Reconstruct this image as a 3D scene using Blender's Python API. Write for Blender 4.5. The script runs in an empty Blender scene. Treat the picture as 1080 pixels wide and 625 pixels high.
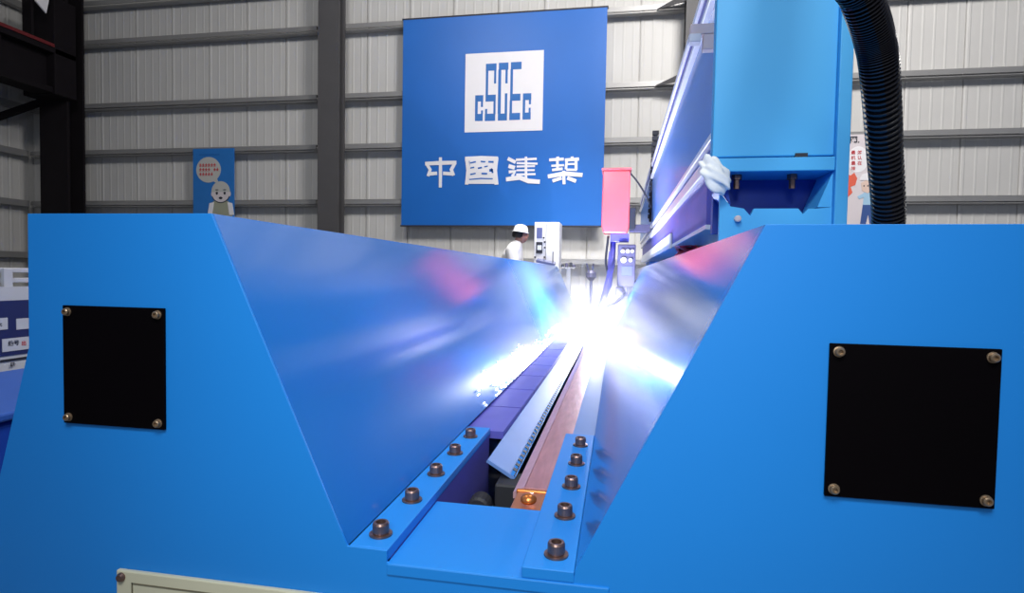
import bpy, bmesh, math, random
from mathutils import Vector, Matrix
random.seed(7)
C = bpy.context.scene.collection
SC = bpy.context.scene

# ---------------------------------------------------------------- camera
F, CX, CY = 615.0, 540.0, 312.5           # focal length and centre in pixels of the 1080 x 625 frame
D_ = Vector((112, -22, F)).normalized()   # world +Y (machine axis) in camera terms (x right, y down, z forward)
H_ = Vector((3393, 83, -F)); H_ = (H_ - D_ * H_.dot(D_)).normalized()
U_ = H_.cross(D_)
if U_.y > 0: U_ = -U_
CAM = Vector((0, 0, 1.15))
cd = bpy.data.cameras.new('camera'); cam = bpy.data.objects.new('camera', cd); C.objects.link(cam)
cd.sensor_width = 36; cd.lens = 36 * F / 1080; cd.clip_start = 0.02; cd.clip_end = 200
xa = Vector((H_.x, D_.x, U_.x)); ya = -Vector((H_.y, D_.y, U_.y)); za = -Vector((H_.z, D_.z, U_.z))
cam.matrix_world = Matrix(((xa.x, ya.x, za.x, CAM.x), (xa.y, ya.y, za.y, CAM.y), (xa.z, ya.z, za.z, CAM.z), (0, 0, 0, 1)))
SC.camera = cam

def ray(px, py):
    v = Vector((px - CX, py - CY, F)); return Vector((v.dot(H_), v.dot(D_), v.dot(U_)))
def at(px, py, Y):
    r = ray(px, py); return CAM + r * (Y / r.y)

# ---------------------------------------------------------------- view, world, lights
SC.view_settings.view_transform = 'Standard'; SC.view_settings.look = 'None'
SC.view_settings.gamma = 1; SC.view_settings.use_curve_mapping = False
SC.view_settings.exposure = 0.0
SC.cycles.use_denoising = True
SC.cycles.max_bounces = 8
SC.cycles.volume_bounces = 1
W = bpy.data.worlds.new('hall_air'); SC.world = W; W.use_nodes = True
W.node_tree.nodes['Background'].inputs[0].default_value = (0.40, 0.58, 1.0, 1)
W.node_tree.nodes['Background'].inputs[1].default_value = 0.15

def light(name, kind, loc, power, color=(1, 1, 1), size=1.0, target=None, **kw):
    l = bpy.data.lights.new(name, kind); l.energy = power; l.color = color
    if kind == 'AREA':
        l.shape = 'RECTANGLE'; l.size = size; l.size_y = kw.get('size_y', size)
    elif kind == 'SPOT':
        l.shadow_soft_size = size; l.spot_size = kw.get('cone', 1.2); l.spot_blend = kw.get('blend', 0.8)
    else:
        l.shadow_soft_size = size
    o = bpy.data.objects.new(name, l); C.objects.link(o); o.location = loc
    if target is not None:
        o.rotation_euler = (Vector(target) - Vector(loc)).to_track_quat('-Z', 'Y').to_euler()
    return o
ARC = Vector((-0.18, 5.35, 0.578))
light('added_front_spot', 'SPOT', (-0.25, -1.25, 2.15), 165, (0.93, 1.0, 0.98), 0.35, target=(-0.22, 1.1, 1.05), cone=0.80, blend=1.0)  # added unseen spot that makes the front plate brighter around the notch
light('added_carriage_fill', 'AREA', (0.6, -1.0, 3.6), 50, (0.94, 0.99, 1.0), 0.6, target=(0.4, 1.8, 1.8))  # added unseen fill that brightens the carriage
light('added_left_fill', 'AREA', (-0.55, -0.9, 3.5), 48, (0.94, 0.99, 1.0), 0.7, target=(0.2, 1.6, 1.5))  # added unseen fill from upper left for the clamp bracket and hose
light('high_bay_light', 'AREA', (2.5, 4.5, 9.2), 1350, (1.0, 0.97, 0.94), 2.5, target=(2.6, 12, 2.5))
light('high_bay_light_rear', 'AREA', (-4.0, 3.0, 9.2), 310, (1.0, 0.98, 0.95), 2.0, target=(-6, 12, 1))
light('added_wall_spot', 'SPOT', (-0.6, 7.4, 8.6), 4600, (1.0, 0.98, 0.96), 0.4, target=(-0.9, 10.4, 0.8), cone=0.75, blend=1.0)  # added unseen spot that whitens the lower back wall and the person
light('welding_arc_light', 'POINT', ARC + Vector((0, 0, 0.03)), 340, (0.86, 0.88, 1.0), 0.02)

# ---------------------------------------------------------------- materials
def mat(name, col, rough=0.5, metal=0.0, coat=0.0, noise=0.0, nscale=8.0, emit=None, bump=0.0, stretch=None, rvar=0.0):
    m = bpy.data.materials.new(name); m.use_nodes = True
    nt = m.node_tree; b = nt.nodes['Principled BSDF']
    b.inputs['Base Color'].default_value = (*col, 1); b.inputs['Roughness'].default_value = rough
    b.inputs['Metallic'].default_value = metal
    if coat: b.inputs['Coat Weight'].default_value = coat; b.inputs['Coat Roughness'].default_value = 0.12
    if emit: b.inputs['Emission Color'].default_value = (*emit[0], 1); b.inputs['Emission Strength'].default_value = emit[1]
    if noise or bump or rvar:
        tc = nt.nodes.new('ShaderNodeTexCoord'); mp = nt.nodes.new('ShaderNodeMapping')
        nt.links.new(tc.outputs['Object'], mp.inputs[0])
        if stretch: mp.inputs['Scale'].default_value = stretch
        n = nt.nodes.new('ShaderNodeTexNoise'); n.inputs['Scale'].default_value = nscale; n.inputs['Detail'].default_value = 5
        nt.links.new(mp.outputs[0], n.inputs[0])
        if noise:
            mx = nt.nodes.new('ShaderNodeMix'); mx.data_type = 'RGBA'
            mx.inputs[6].default_value = (*[c * (1 - noise) for c in col], 1); mx.inputs[7].default_value = (*[min(1, c * (1 + noise)) for c in col], 1)
            nt.links.new(n.outputs[0], mx.inputs[0]); nt.links.new(mx.outputs[2], b.inputs['Base Color'])
        if rvar:
            mr = nt.nodes.new('ShaderNodeMapRange'); mr.inputs[3].default_value = max(0, rough - rvar); mr.inputs[4].default_value = rough + rvar
            nt.links.new(n.outputs[0], mr.inputs[0]); nt.links.new(mr.outputs[0], b.inputs['Roughness'])
        if bump:
            bp = nt.nodes.new('ShaderNodeBump'); bp.inputs['Strength'].default_value = bump; bp.inputs['Distance'].default_value = 0.01
            nt.links.new(n.outputs[0], bp.inputs['Height']); nt.links.new(bp.outputs[0], b.inputs['Normal'])
    return m
M = dict(
    blue=mat('blue_machine_paint', (0.008, 0.225, 0.70), 0.5, noise=0.03, nscale=3),
    blue_in=mat('blue_gloss_paint', (0.012, 0.17, 0.56), 0.15, noise=0.04, nscale=3),
    blue_light=mat('light_blue_paint', (0.07, 0.46, 0.88), 0.5, noise=0.05, nscale=3),
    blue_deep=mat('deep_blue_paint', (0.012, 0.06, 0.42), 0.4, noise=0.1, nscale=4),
    violet=mat('violet_blue_steel', (0.12, 0.115, 0.50), 0.45, metal=0.1, noise=0.15, nscale=6),
    beam=mat('blue_beam_paint', (0.09, 0.24, 0.62), 0.42, coat=0.2, noise=0.08, nscale=4),
    steel=mat('bright_steel', (0.94, 0.94, 0.97), 0.3, metal=0.1, noise=0.08, nscale=20),
    bolt=mat('burnished_bolt_steel', (0.24, 0.15, 0.13), 0.38, metal=0.85, noise=0.3, nscale=60),
    washer=mat('zinc_washer', (0.30, 0.20, 0.22), 0.4, metal=0.8),
    socket=mat('black_socket', (0.012, 0.01, 0.012), 0.6),
    copper=mat('scorched_copper', (0.46, 0.20, 0.21), 0.45, metal=0.35, noise=0.35, nscale=14, stretch=(3, 0.5, 3), bump=0.15),
    copper_light=mat('bright_copper_edge', (0.66, 0.38, 0.42), 0.45, metal=0.3, noise=0.2, nscale=20),
    copper_end=mat('orange_copper', (0.62, 0.20, 0.05), 0.3, metal=0.7, noise=0.1, nscale=20),
    finger=mat('pale_blue_finger_steel', (0.13, 0.25, 0.56), 0.6, metal=0.0, noise=0.06, nscale=8),
    black=mat('black_cover_plate', (0.0014, 0.0006, 0.0012), 0.6, noise=0.3, nscale=3),
    rubber=mat('black_hose_rubber', (0.012, 0.011, 0.014), 0.25),
    dark=mat('dark_steel', (0.02, 0.02, 0.025), 0.6),
    screw=mat('bronze_screw', (0.36, 0.25, 0.16), 0.35, metal=0.7, noise=0.2, nscale=80),
    cream=mat('cream_enamel', (0.62, 0.58, 0.42), 0.5, noise=0.05, nscale=6),
    cream_line=mat('cream_panel_groove', (0.16, 0.14, 0.09), 0.6),
    wall=mat('grey_wall_sheet', (0.56, 0.55, 0.53), 0.5, noise=0.06, nscale=1.5),
    girt=mat('galvanised_girt', (0.33, 0.325, 0.32), 0.4, metal=0.4, noise=0.08, nscale=4),
    column=mat('dark_grey_column', (0.075, 0.072, 0.075), 0.6, noise=0.12, nscale=3),
    column_black=mat('black_column', (0.012, 0.010, 0.012), 0.7, noise=0.2, nscale=3),
    crane=mat('dark_crane_girder', (0.010, 0.008, 0.010), 0.7, noise=0.3, nscale=3),
    red_line=mat('red_crane_stripe', (0.13, 0.004, 0.008), 0.6),
    floor=mat('grey_concrete', (0.20, 0.20, 0.20), 0.7, noise=0.2, nscale=2, bump=0.1),
    roof=mat('grey_roof_sheet', (0.30, 0.30, 0.31), 0.7, noise=0.05),
    banner=mat('blue_banner_vinyl', (0.008, 0.13, 0.50), 0.4, noise=0.1, nscale=0.8),
    white=mat('white_print', (0.80, 0.78, 0.80), 0.5, noise=0.02),
    logo=mat('blue_logo_print', (0.015, 0.14, 0.45), 0.5, noise=0.02),
    poster=mat('blue_poster_print', (0.02, 0.17, 0.52), 0.5, noise=0.06),
    poster_white=mat('white_poster_print', (0.66, 0.60, 0.62), 0.5, noise=0.03),
    grey_print=mat('pale_grey_print', (0.50, 0.50, 0.47), 0.5, noise=0.03),
    red_print=mat('red_print', (0.50, 0.03, 0.04), 0.5),
    pink_print=mat('orange_red_print', (0.70, 0.12, 0.07), 0.5),
    ink=mat('dark_ink', (0.02, 0.022, 0.035), 0.6),
    skin_print=mat('skin_tone_print', (0.70, 0.52, 0.44), 0.5),
    denim_print=mat('denim_print', (0.04, 0.09, 0.28), 0.5),
    shirt_print=mat('pale_blue_print', (0.35, 0.55, 0.72), 0.5),
    khaki_print=mat('khaki_print', (0.33, 0.34, 0.25), 0.5),
    cabinet=mat('white_cabinet_enamel', (0.74, 0.74, 0.78), 0.4, noise=0.02),
    screen=mat('grey_blue_display', (0.12, 0.14, 0.30), 0.2),
    white_screen=mat('pale_display', (0.75, 0.80, 0.88), 0.3),
    red=mat('red_hopper_paint', (0.80, 0.12, 0.15), 0.35, coat=0.2, noise=0.06),
    lav=mat('grey_violet_casting', (0.085, 0.08, 0.15), 0.45, metal=0.2, noise=0.15, nscale=12),
    tape=mat('tan_clamp_band', (0.72, 0.58, 0.58), 0.6, noise=0.05),
    highlight=mat('white_highlight', (0.97, 0.97, 0.97), 0.9, noise=0.04, bump=0.3, nscale=25),
    hosered=mat('red_hose_rubber', (0.85, 0.03, 0.05), 0.4),
    navy=mat('navy_sign_print', (0.022, 0.030, 0.125), 0.45),
    railing=mat('white_railing_paint', (0.62, 0.62, 0.65), 0.4),
    skin=mat('person_skin', (0.45, 0.22, 0.17), 0.5), hair=mat('black_hair', (0.015, 0.012, 0.012), 0.6),
    cloth=mat('white_work_cloth', (0.80, 0.78, 0.78), 0.85, bump=0.2, nscale=14),
    helmet=mat('white_helmet_plastic', (0.82, 0.82, 0.82), 0.3),
    lid=mat('mid_blue_paint', (0.03, 0.11, 0.46), 0.5, noise=0.1),
    arc=mat('welding_arc_glow', (1, 1, 1), 0.5, emit=((0.88, 0.92, 1.0), 90)),
    spark=mat('glowing_specks', (1, 1, 1), 0.5, emit=((0.86, 0.93, 1.0), 2.2)),
)

M['black'].node_tree.nodes['Principled BSDF'].inputs['Specular IOR Level'].default_value = 0.06
M['blue_in'].node_tree.nodes['Principled BSDF'].inputs['Specular IOR Level'].default_value = 0.95
M['crane'].node_tree.nodes['Principled BSDF'].inputs['Specular IOR Level'].default_value = 0.1
M['column_black'].node_tree.nodes['Principled BSDF'].inputs['Specular IOR Level'].default_value = 0.1

# ---------------------------------------------------------------- mesh helpers
class MB:
    def __init__(s): s.bm = bmesh.new(); s.mi = 0
    def _f(s, vs):
        try: f = s.bm.faces.new(vs); f.material_index = s.mi; return f
        except ValueError: return None
    def box(s, x0, x1, y0, y1, z0, z1):
        p = [(x0, y0, z0), (x1, y0, z0), (x1, y1, z0), (x0, y1, z0), (x0, y0, z1), (x1, y0, z1), (x1, y1, z1), (x0, y1, z1)]
        return s.hexa(p)
    def hexa(s, p):
        v = [s.bm.verts.new(q) for q in p]
        for f in ((3, 2, 1, 0), (4, 5, 6, 7), (0, 1, 5, 4), (1, 2, 6, 5), (2, 3, 7, 6), (3, 0, 4, 7)): s._f([v[i] for i in f])
        return s
    def prism(s, pts, off):                      # planar polygon swept by the vector off
        off = Vector(off); a = [s.bm.verts.new(p) for p in pts]; b = [s.bm.verts.new(Vector(p) + off) for p in pts]
        s._f(a[::-1]); s._f(b); n = len(a)
        for i in range(n): s._f([a[i], a[(i + 1) % n], b[(i + 1) % n], b[i]])
        return s
    def rings(s, rings, cap=True, closed=True):
        vs = [[s.bm.verts.new(p) for p in r] for r in rings]; n = len(vs[0])
        for a, b in zip(vs, vs[1:]):
            for i in range(n if closed else n - 1): s._f([a[i], a[(i + 1) % n], b[(i + 1) % n], b[i]])
        if cap and closed: s._f(vs[0][::-1]); s._f(vs[-1])
        return s
    def lathe(s, prof, base=(0, 0, 0), axis=(0, 0, 1), n=20):    # prof: (radius, height) list
        ax = Vector(axis).normalized(); q = ax.to_track_quat('Z', 'Y'); base = Vector(base)
        rs = [[base + q @ Vector((r * math.cos(2 * math.pi * i / n), r * math.sin(2 * math.pi * i / n), h)) for i in range(n)] for r, h in prof]
        return s.rings(rs)
    def tube(s, pts, r, n=10):
        pts = [Vector(p) for p in pts]; rad = r if callable(r) else (lambda i: r); rs = []; prev = None
        for i, p in enumerate(pts):
            t = (pts[min(i + 1, len(pts) - 1)] - pts[max(i - 1, 0)]).normalized()
            if prev is None: x = t.orthogonal().normalized()
            else: x = (prev - t * prev.dot(t)).normalized()
            prev = x; y = t.cross(x); rr = rad(i)
            rs.append([p + (x * math.cos(2 * math.pi * k / n) + y * math.sin(2 * math.pi * k / n)) * rr for k in range(n)])
        return s.rings(rs)
    def build(s, name, m, parent=None, bevel=0.0, smooth=False, seg=2):
        bmesh.ops.recalc_face_normals(s.bm, faces=s.bm.faces[:])
        me = bpy.data.meshes.new(name); s.bm.to_mesh(me); s.bm.free()
        for q in (m if isinstance(m, (list, tuple)) else [m]): me.materials.append(q)
        o = bpy.data.objects.new(name, me); C.objects.link(o)
        if smooth:
            for p in me.polygons: p.use_smooth = True
        if bevel:
            b = o.modifiers.new('bevel', 'BEVEL'); b.width = bevel; b.segments = seg; b.limit_method = 'ANGLE'; b.angle_limit = 0.6
        if parent is not None: adopt(o, parent)
        return o
def adopt(o, parent):
    o.parent = parent
    o.matrix_parent_inverse = Matrix.Translation(-parent.location) if parent.type == 'EMPTY' else Matrix.Translation(-parent.location)
def tag(o, label, cat=None, group=None, kind=None):
    o['label'] = label
    if cat: o['category'] = cat
    if group: o['group'] = group
    if kind: o['kind'] = kind
    return o
def thing(name, label, cat, loc, group=None):
    o = bpy.data.objects.new(name, None); C.objects.link(o); o.location = loc; o.empty_display_size = 0.1
    return tag(o, label, cat, group)
def struct(o): o['kind'] = 'structure'; return o
def smooth_path(pts, n=12):                       # Catmull-Rom
    P = [Vector(p) for p in pts]; P = [P[0] * 2 - P[1]] + P + [P[-1] * 2 - P[-2]]; out = []
    for i in range(1, len(P) - 2):
        for k in range(n):
            t = k / n; a, b, c, d = P[i - 1:i + 3]
            out.append(0.5 * ((2 * b) + (c - a) * t + (2 * a - 5 * b + 4 * c - d) * t * t + (3 * b - a - 3 * c + d) * t ** 3))
    out.append(P[-2]); return out
def glyphs(name, body, size, loc, rot, m, parent, depth=0.002, bold=0.0, spacing=1.0):
    cu = bpy.data.curves.new(name, 'FONT'); cu.body = body; cu.size = size; cu.extrude = depth; cu.offset = bold; cu.space_line = spacing
    t = bpy.data.objects.new(name, cu); C.objects.link(t)
    dg = bpy.context.evaluated_depsgraph_get(); dg.update()
    me = bpy.data.meshes.new_from_object(t.evaluated_get(dg)); bpy.data.objects.remove(t)
    o = bpy.data.objects.new(name, me); C.objects.link(o); me.materials.clear(); me.materials.append(m)
    o.location = loc; o.rotation_euler = rot
    adopt(o, parent); return o

# ================================================================ THE HALL
YW = 12.0
def sheet(name, u0, u1, z0, z1, fn, m):
    prof = []; u = u0; k = 0                      # trapezoid ribs and sheet joints
    while u < u1:
        if k % 5 == 0: seg = [(0, 0), (0.006, -0.03), (0.016, -0.03), (0.022, 0.0), (0.05, 0.008), (0.08, 0.008), (0.10, 0)]
        else: seg = [(0, 0), (0.055, 0), (0.07, 0.004), (0.09, 0.004), (0.105, 0)]
        prof += [(u + a, b) for a, b in seg]; u += 0.192; k += 1
    b = MB(); b.rings([[fn(a, c, z0) for a, c in prof], [fn(a, c, z1) for a, c in prof]], cap=False, closed=False)
    return struct(b.build(name, m))
sheet('wall_back', -14.1, 11.0, 0.0, 9.6, lambda a, c, z: (a, YW - c, z), M['wall'])
sheet('wall_left', -3.0, 12.0, 0.0, 9.6, lambda a, c, z: (-14.1 + c, a, z), M['wall'])
struct(MB().box(-14.2, 11, -4, 12.1, -0.1, 0).build('floor', M['floor']))
struct(MB().box(-14.2, 11, -4, 12.1, 9.6, 9.7).build('ceiling', M['roof']))
gi = 1
def girt(z, a, b, along='x'):
    global gi
    g = MB()
    if along == 'x':                               # C section: web towards the hall, two flanges
        g.box(a, b, 11.76, 11.78, z - 0.035, z + 0.05); g.box(a, b, 11.78, 11.95, z + 0.055, z + 0.07); g.box(a, b, 11.78, 11.95, z - 0.07, z - 0.055)
    else:
        g.box(-13.88, -13.86, a, b, z - 0.07, z + 0.07); g.box(-14.04, -13.88, a, b, z + 0.055, z + 0.07); g.box(-14.04, -13.88, a, b, z - 0.07, z - 0.055)
    o = struct(g.build('trim_%d' % gi, M['girt'])); gi += 1
GZ = [7.22, 6.33, 4.87, 3.80, 2.62, 1.40]
for z in GZ:
    for a, b in ((-13.9, -6.5), (-6.3, 1.35), (1.5, 9.2)): girt(z, a, b)
    girt(z - (0 if z > 3 else 0.0), 2.0, 11.7, 'y')
def column(name, x0, x1, y0, y1, m):
    g = MB(); t = 0.05; mx = (x0 + x1) / 2
    g.box(x0, x1, y0, y0 + t, 0, 9.6); g.box(x0, x1, y1 - t, y1, 0, 9.6); g.box(mx - 0.02, mx + 0.02, y0 + t, y1 - t, 0, 9.6)
    return struct(g.build(name, m))
cl, cr = at(335, 120, 11.45).x, at(357, 120, 11.45).x
column('trim_column_1', cl, cr, 11.45, 11.75, M['column'])
column('trim_column_2', 1.13, 1.60, 11.45, 11.75, M['column'])
column('trim_column_3', at(42, 150, 11.3).x, at(71, 150, 11.3).x, 11.3, 11.75, M['column_black'])
# knee braces between the second column and its girts
for z in (4.87, 6.33):
    struct(MB().prism([(1.13, 11.5, z - 0.02), (0.62, 11.74, z - 0.05), (0.62, 11.74, z - 0.03), (1.13, 11.5, z + 0.13)], (0, 0.03, 0)).build('trim_%d' % gi, M['column'])); gi += 1
# crane runway along the left wall
t = thing('crane_runway', 'dark overhead crane runway girder with thin red stripe high along the left wall', 'crane girder', (-12.6, 5, 5))
g = MB(); g.box(-12.75, -12.25, 0, 11.4, 4.93, 5.05); g.box(-12.58, -12.42, 0, 11.4, 5.05, 5.78); g.box(-12.9, -12.2, 0, 11.4, 5.78, 5.88)
for k in range(10): g.box(-12.72, -12.28, 0.6 + k * 1.15, 0.64 + k * 1.15, 5.05, 5.78)
g.build('girder', M['crane'], t)
MB().box(-12.21, -12.19, 2, 10.89, 5.90, 5.97).build('warning_stripe', M['red_line'], t)
MB().box(-13.05, -12.2, 10.9, 11.42, 4.90, 7.0).build('end_bracket', M['crane'], t, bevel=0.02)
MB().prism([(-13.9, 10.9, 4.35), (-13.9, 10.9, 4.5), (-12.9, 11.3, 5.0), (-12.9, 11.3, 4.85)], (0, 0.08, 0)).build('knee_brace', M['crane'], t)
MB().box(-12.6, -12.215, 1.5, 11.4, 5.881, 5.97).build('crane_rail', M['crane'], t)
atw = lambda px, py, X=-12.12: CAM + ray(px, py) * ((X - CAM.x) / ray(px, py).x)
a, b_, c_, d_ = atw(36, -12), atw(54, -12), atw(49, 14), atw(38, 1)
wb = thing('white_sheet', 'small plain white sheet standing on the dark crane girder in the top left corner', 'sheet', (-12.14, a.lerp(b_, 0.5).y, 5.98))  # plain white four-sided shape, with a bracket added to hold it
MB().prism([a, b_, c_, d_], (-0.03, 0, 0)).build('panel_sheet', M['white'], wb)
MB().box(-12.30, -12.26, a.y + 0.05, a.y + 0.10, 5.9705, a.z).box(-12.30, -12.15, a.y + 0.05, a.y + 0.10, d_.z + 0.25, d_.z + 0.30).build('bracket', M['crane'], wb)

# ================================================================ BANNER AND POSTERS
YB = 11.70
A = lambda px, py, y=YB: at(px, py, y)
P0, P1, P2, P3 = A(426, 21), A(640, 8), A(636, 238), A(422.5, 237)
bn = thing('wall_banner', 'large blue wall banner with white square emblem and four white characters', 'banner', (P0.x, YB, P3.z))
xl, xr, zt, zb = (P0.x + P3.x) / 2, (P1.x + P2.x) / 2, (P0.z + P1.z) / 2, (P2.z + P3.z) / 2
MB().box(xl, xr, YB, YB + 0.03, zb, zt).build('banner_sheet', M['banner'], bn)
for z0, z1 in ((zb - 0.03, zb), (zt, zt + 0.03)): MB().box(xl - 0.02, xr + 0.02, YB - 0.005, YB + 0.05, z0, z1).build('batten', M['ink'], bn)
q = [A(491.3, 56.8), A(574, 53.2), A(571.8, 138), A(490, 139.3)]
lx0, lx1, lz0, lz1 = (q[0].x + q[3].x) / 2, (q[1].x + q[2].x) / 2, (q[2].z + q[3].z) / 2, (q[0].z + q[1].z) / 2
lp = MB().box(lx0, lx1, YB - 0.012, YB - 0.001, lz0, lz1).build('emblem_panel', M['white'], bn)
# emblem: square letters cut from bars, measured on a grid across the panel
EM = [(103, 342, 118, 525), (118, 342, 160, 385), (118, 475, 155, 525), (144, 385, 158, 425), (144, 450, 157, 475),
      (182, 118, 257, 165), (182, 165, 195, 340), (241, 165, 254, 258), (178, 340, 250, 385), (235, 385, 248, 478), (172, 475, 245, 525), (174, 440, 188, 475),
      (275, 112, 342, 160), (271, 160, 285, 475), (322, 160, 336, 258), (266, 475, 330, 523), (317, 330, 331, 475),
      (361, 108, 435, 157), (358, 157, 372, 335), (354, 335, 426, 382), (351, 382, 366, 472), (348, 472, 423, 520),
      (446, 332, 503, 378), (444, 378, 459, 470), (487, 378, 501, 410), (442, 470, 498, 518), (485, 435, 498, 470)]
def em(x, y):                                      # the panel runs 34..592 by 30..602 on that grid, sheared a little in the picture
    u = (x - (34 - 12 * (y - 45) / 560)) / 558; v = (y - (46 - 24 * u)) / (560 + 16 * u)
    return lx0 + (lx1 - lx0) * u, lz1 - (lz1 - lz0) * v
g = MB()
for x0, y0, x1, y1 in EM:
    ax, az = em((x0 + x0) / 2, y0); bx, bz = em(x1, y1)
    sx = 0.0
    g.box(ax, bx, YB - 0.018, YB - 0.012, bz, az)
g.build('emblem_lettering', M['logo'], lp)
def strokes(name, st, cuts, ox, parent):
    g = MB()
    def w(x, y): p = A(ox + x / 12.7, 160 + y / 12.7); return Vector((p.x, 0, p.z))
    def pen(pts, wd, d):
        P = [w(x, y) for x, y in pts]; wid = wd * 0.0015
        L, R = [], []
        for i, p in enumerate(P):
            t = (P[min(i + 1, len(P) - 1)] - P[max(i - 1, 0)]).normalized(); nrm = Vector((-t.z, 0, t.x))
            k = 1.0 if 0 < i < len(P) - 1 else 0.9
            L.append(p + nrm * wid * k / 2); R.append(p - nrm * wid * k / 2)
        ring = L + R[::-1]
        g.prism([(v.x, YB - d, v.z) for v in ring], (0, d - 0.0005, 0))
    g.mi = 0
    for j, (wd, *pts) in enumerate(st): pen(pts, wd, 0.012 + 0.0002 * j)
    g.mi = 1
    for (wd, *pts) in cuts: pen(pts, wd, 0.02)
    return g.build(name, [M['white'], M['banner']], parent)
strokes('character', [(55, (45, 160), (250, 150), (462, 145)), (45, (65, 165), (112, 240), (82, 328)), (50, (438, 160), (395, 240), (425, 318)),
    (52, (90, 298), (205, 288)), (52, (285, 288), (425, 298)), (46, (250, 75), (250, 250), (248, 478))], [], 445, bn)
strokes('character', [(62, (580, 95), (800, 88), (1018, 92)), (52, (600, 80), (622, 250), (600, 440)), (60, (1000, 80), (978, 250), (1000, 440)), (56, (605, 405), (1005, 405)),
    (330, (640, 240), (970, 240))],
    [(20, (650, 150), (725, 135)), (20, (790, 130), (852, 136)), (26, (893, 135), (962, 138)), (18, (650, 220), (702, 208)), (22, (752, 222), (806, 212)), (18, (840, 202), (884, 194)),
     (38, (905, 250), (955, 250)), (26, (932, 225), (952, 285)), (20, (650, 305), (722, 290)), (24, (800, 292), (876, 294)), (16, (640, 372), (790, 358), (950, 362))], 445, bn)
strokes('character', [(52, (72, 90), (175, 142)), (58, (82, 190), (165, 215)), (48, (85, 272), (170, 262), (130, 330)), (62, (48, 370), (230, 345), (350, 392), (500, 402)),
    (34, (180, 108), (458, 95)), (30, (190, 152), (470, 160)), (28, (190, 198), (435, 192)), (28, (190, 248), (432, 246)), (30, (185, 305), (442, 300)), (36, (315, 66), (315, 350))], [], 530, bn)
strokes('character', [(42, (625, 110), (820, 98)), (46, (836, 112), (1025, 98)), (42, (738, 66), (745, 118)), (42, (932, 64), (935, 118)), (30, (655, 188), (825, 180)), (38, (735, 105), (738, 240)),
    (38, (665, 245), (805, 228)), (36, (862, 100), (850, 235)), (42, (985, 100), (985, 245)), (28, (850, 168), (985, 162)), (32, (855, 240), (995, 242)), (58, (608, 332), (830, 292), (1072, 312)),
    (42, (820, 255), (825, 435)), (46, (792, 352), (670, 392)), (52, (868, 350), (985, 394))], [], 530, bn)

def disc(cx, cz, rx, rz, y, d, n=28):
    return [(cx + rx * math.cos(2 * math.pi * i / n), y, cz + rz * math.sin(2 * math.pi * i / n)) for i in range(n)], (0, d, 0)
# left poster: px -> metres on the wall
YP = 11.72
def pq(px, py): p = at(px, py, YP); return p.x, p.z
po = thing('safety_poster', 'narrow blue poster with speech bubble and helmeted cartoon worker, left of the grey column', 'poster', (*pq(225, 225)[:1], YP, 2.2))
x0, z1 = pq(203.5, 157); x1, _ = pq(246.5, 157)
MB().box(x0, x1, YP, YP + 0.03, 1.75, z1).build('poster_sheet', M['poster'], po)
cx, cz = pq(220, 179); s = (x1 - x0) / 43
g = MB(); g.prism(*disc(cx, cz, 13 * s, 12 * s, YP - 0.006, 0.006)); g.prism([(cx + 2 * s, YP - 0.0055, cz - 9 * s), (cx + 9 * s, YP - 0.0055, cz - 8 * s), (cx + 11 * s, YP - 0.0055, cz - 14 * s)], (0, 0.005, 0))
g.build('speech_bubble', M['grey_print'], po)
g = MB()
for r, row in enumerate(('111111', '1111011', '111110')):
    for k, ch in enumerate(row):
        if ch == '1':
            ux, uz = cx + (-9.5 + k * 3.0) * s, cz + (4.5 - r * 4.2) * s
            g.box(ux, ux + 2.2 * s, YP - 0.010, YP - 0.006, uz - 0.3 * s, uz + 0.4 * s); g.box(ux + 0.8 * s, ux + 1.4 * s, YP - 0.0102, YP - 0.006, uz - 1.4 * s, uz + 1.5 * s); g.box(ux, ux + 2.1 * s, YP - 0.0104, YP - 0.006, uz - 1.5 * s, uz - 1.0 * s)
g.build('bubble_lettering', M['red_print'], po)
g = MB(); hx, hz = pq(210, 163); g.box(hx, hx + 22 * s, YP - 0.004, YP - 0.001, hz - 1 * s, hz + 0.6 * s); g.build('headline', M['logo'], po)
fx, fz = pq(233, 204)
MB().prism([(fx - 8 * s, YP - 0.006, fz - 7 * s), (fx + 8 * s, YP - 0.006, fz - 7 * s), (fx + 13 * s, YP - 0.006, fz - 24 * s), (fx - 12 * s, YP - 0.006, fz - 24 * s)], (0, 0.006, 0)).build('cartoon_jacket', M['khaki_print'], po)
for sx in (-1, 1):
    MB().prism([(fx + sx * 7 * s, YP - 0.007, fz - 8 * s), (fx + sx * 12 * s, YP - 0.007, fz - 9 * s), (fx + sx * 14 * s, YP - 0.007, fz - 20 * s), (fx + sx * 9 * s, YP - 0.007, fz - 20 * s)], (0, 0.006, 0)).build('cartoon_sleeve', M['white'], po)
fc = MB().prism(*disc(fx, fz, 9 * s, 8 * s, YP - 0.009, 0.006)).build('cartoon_face', M['poster_white'], po)
for sx in (-4, 4.2):
    MB().prism(*disc(fx + sx * s, fz + 0.5 * s, 1.2 * s, 1.7 * s, YP - 0.011, 0.003, 14)).build('cartoon_eye', M['ink'], fc)
    MB().prism(*disc(fx + sx * s, fz + 3.4 * s, 1.9 * s, 0.5 * s, YP - 0.0118, 0.003, 12)).build('cartoon_brow', M['ink'], fc)
    MB().prism(*disc(fx + sx * 2.2 * s, fz - 0.5 * s, 1.3 * s, 2.2 * s, YP - 0.0075, 0.003, 14)).build('cartoon_ear', M['poster_white'], fc)
MB().prism(*disc(fx, fz - 4.2 * s, 2 * s, 1.2 * s, YP - 0.011, 0.003, 14)).build('cartoon_mouth', M['ink'], fc)
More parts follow.
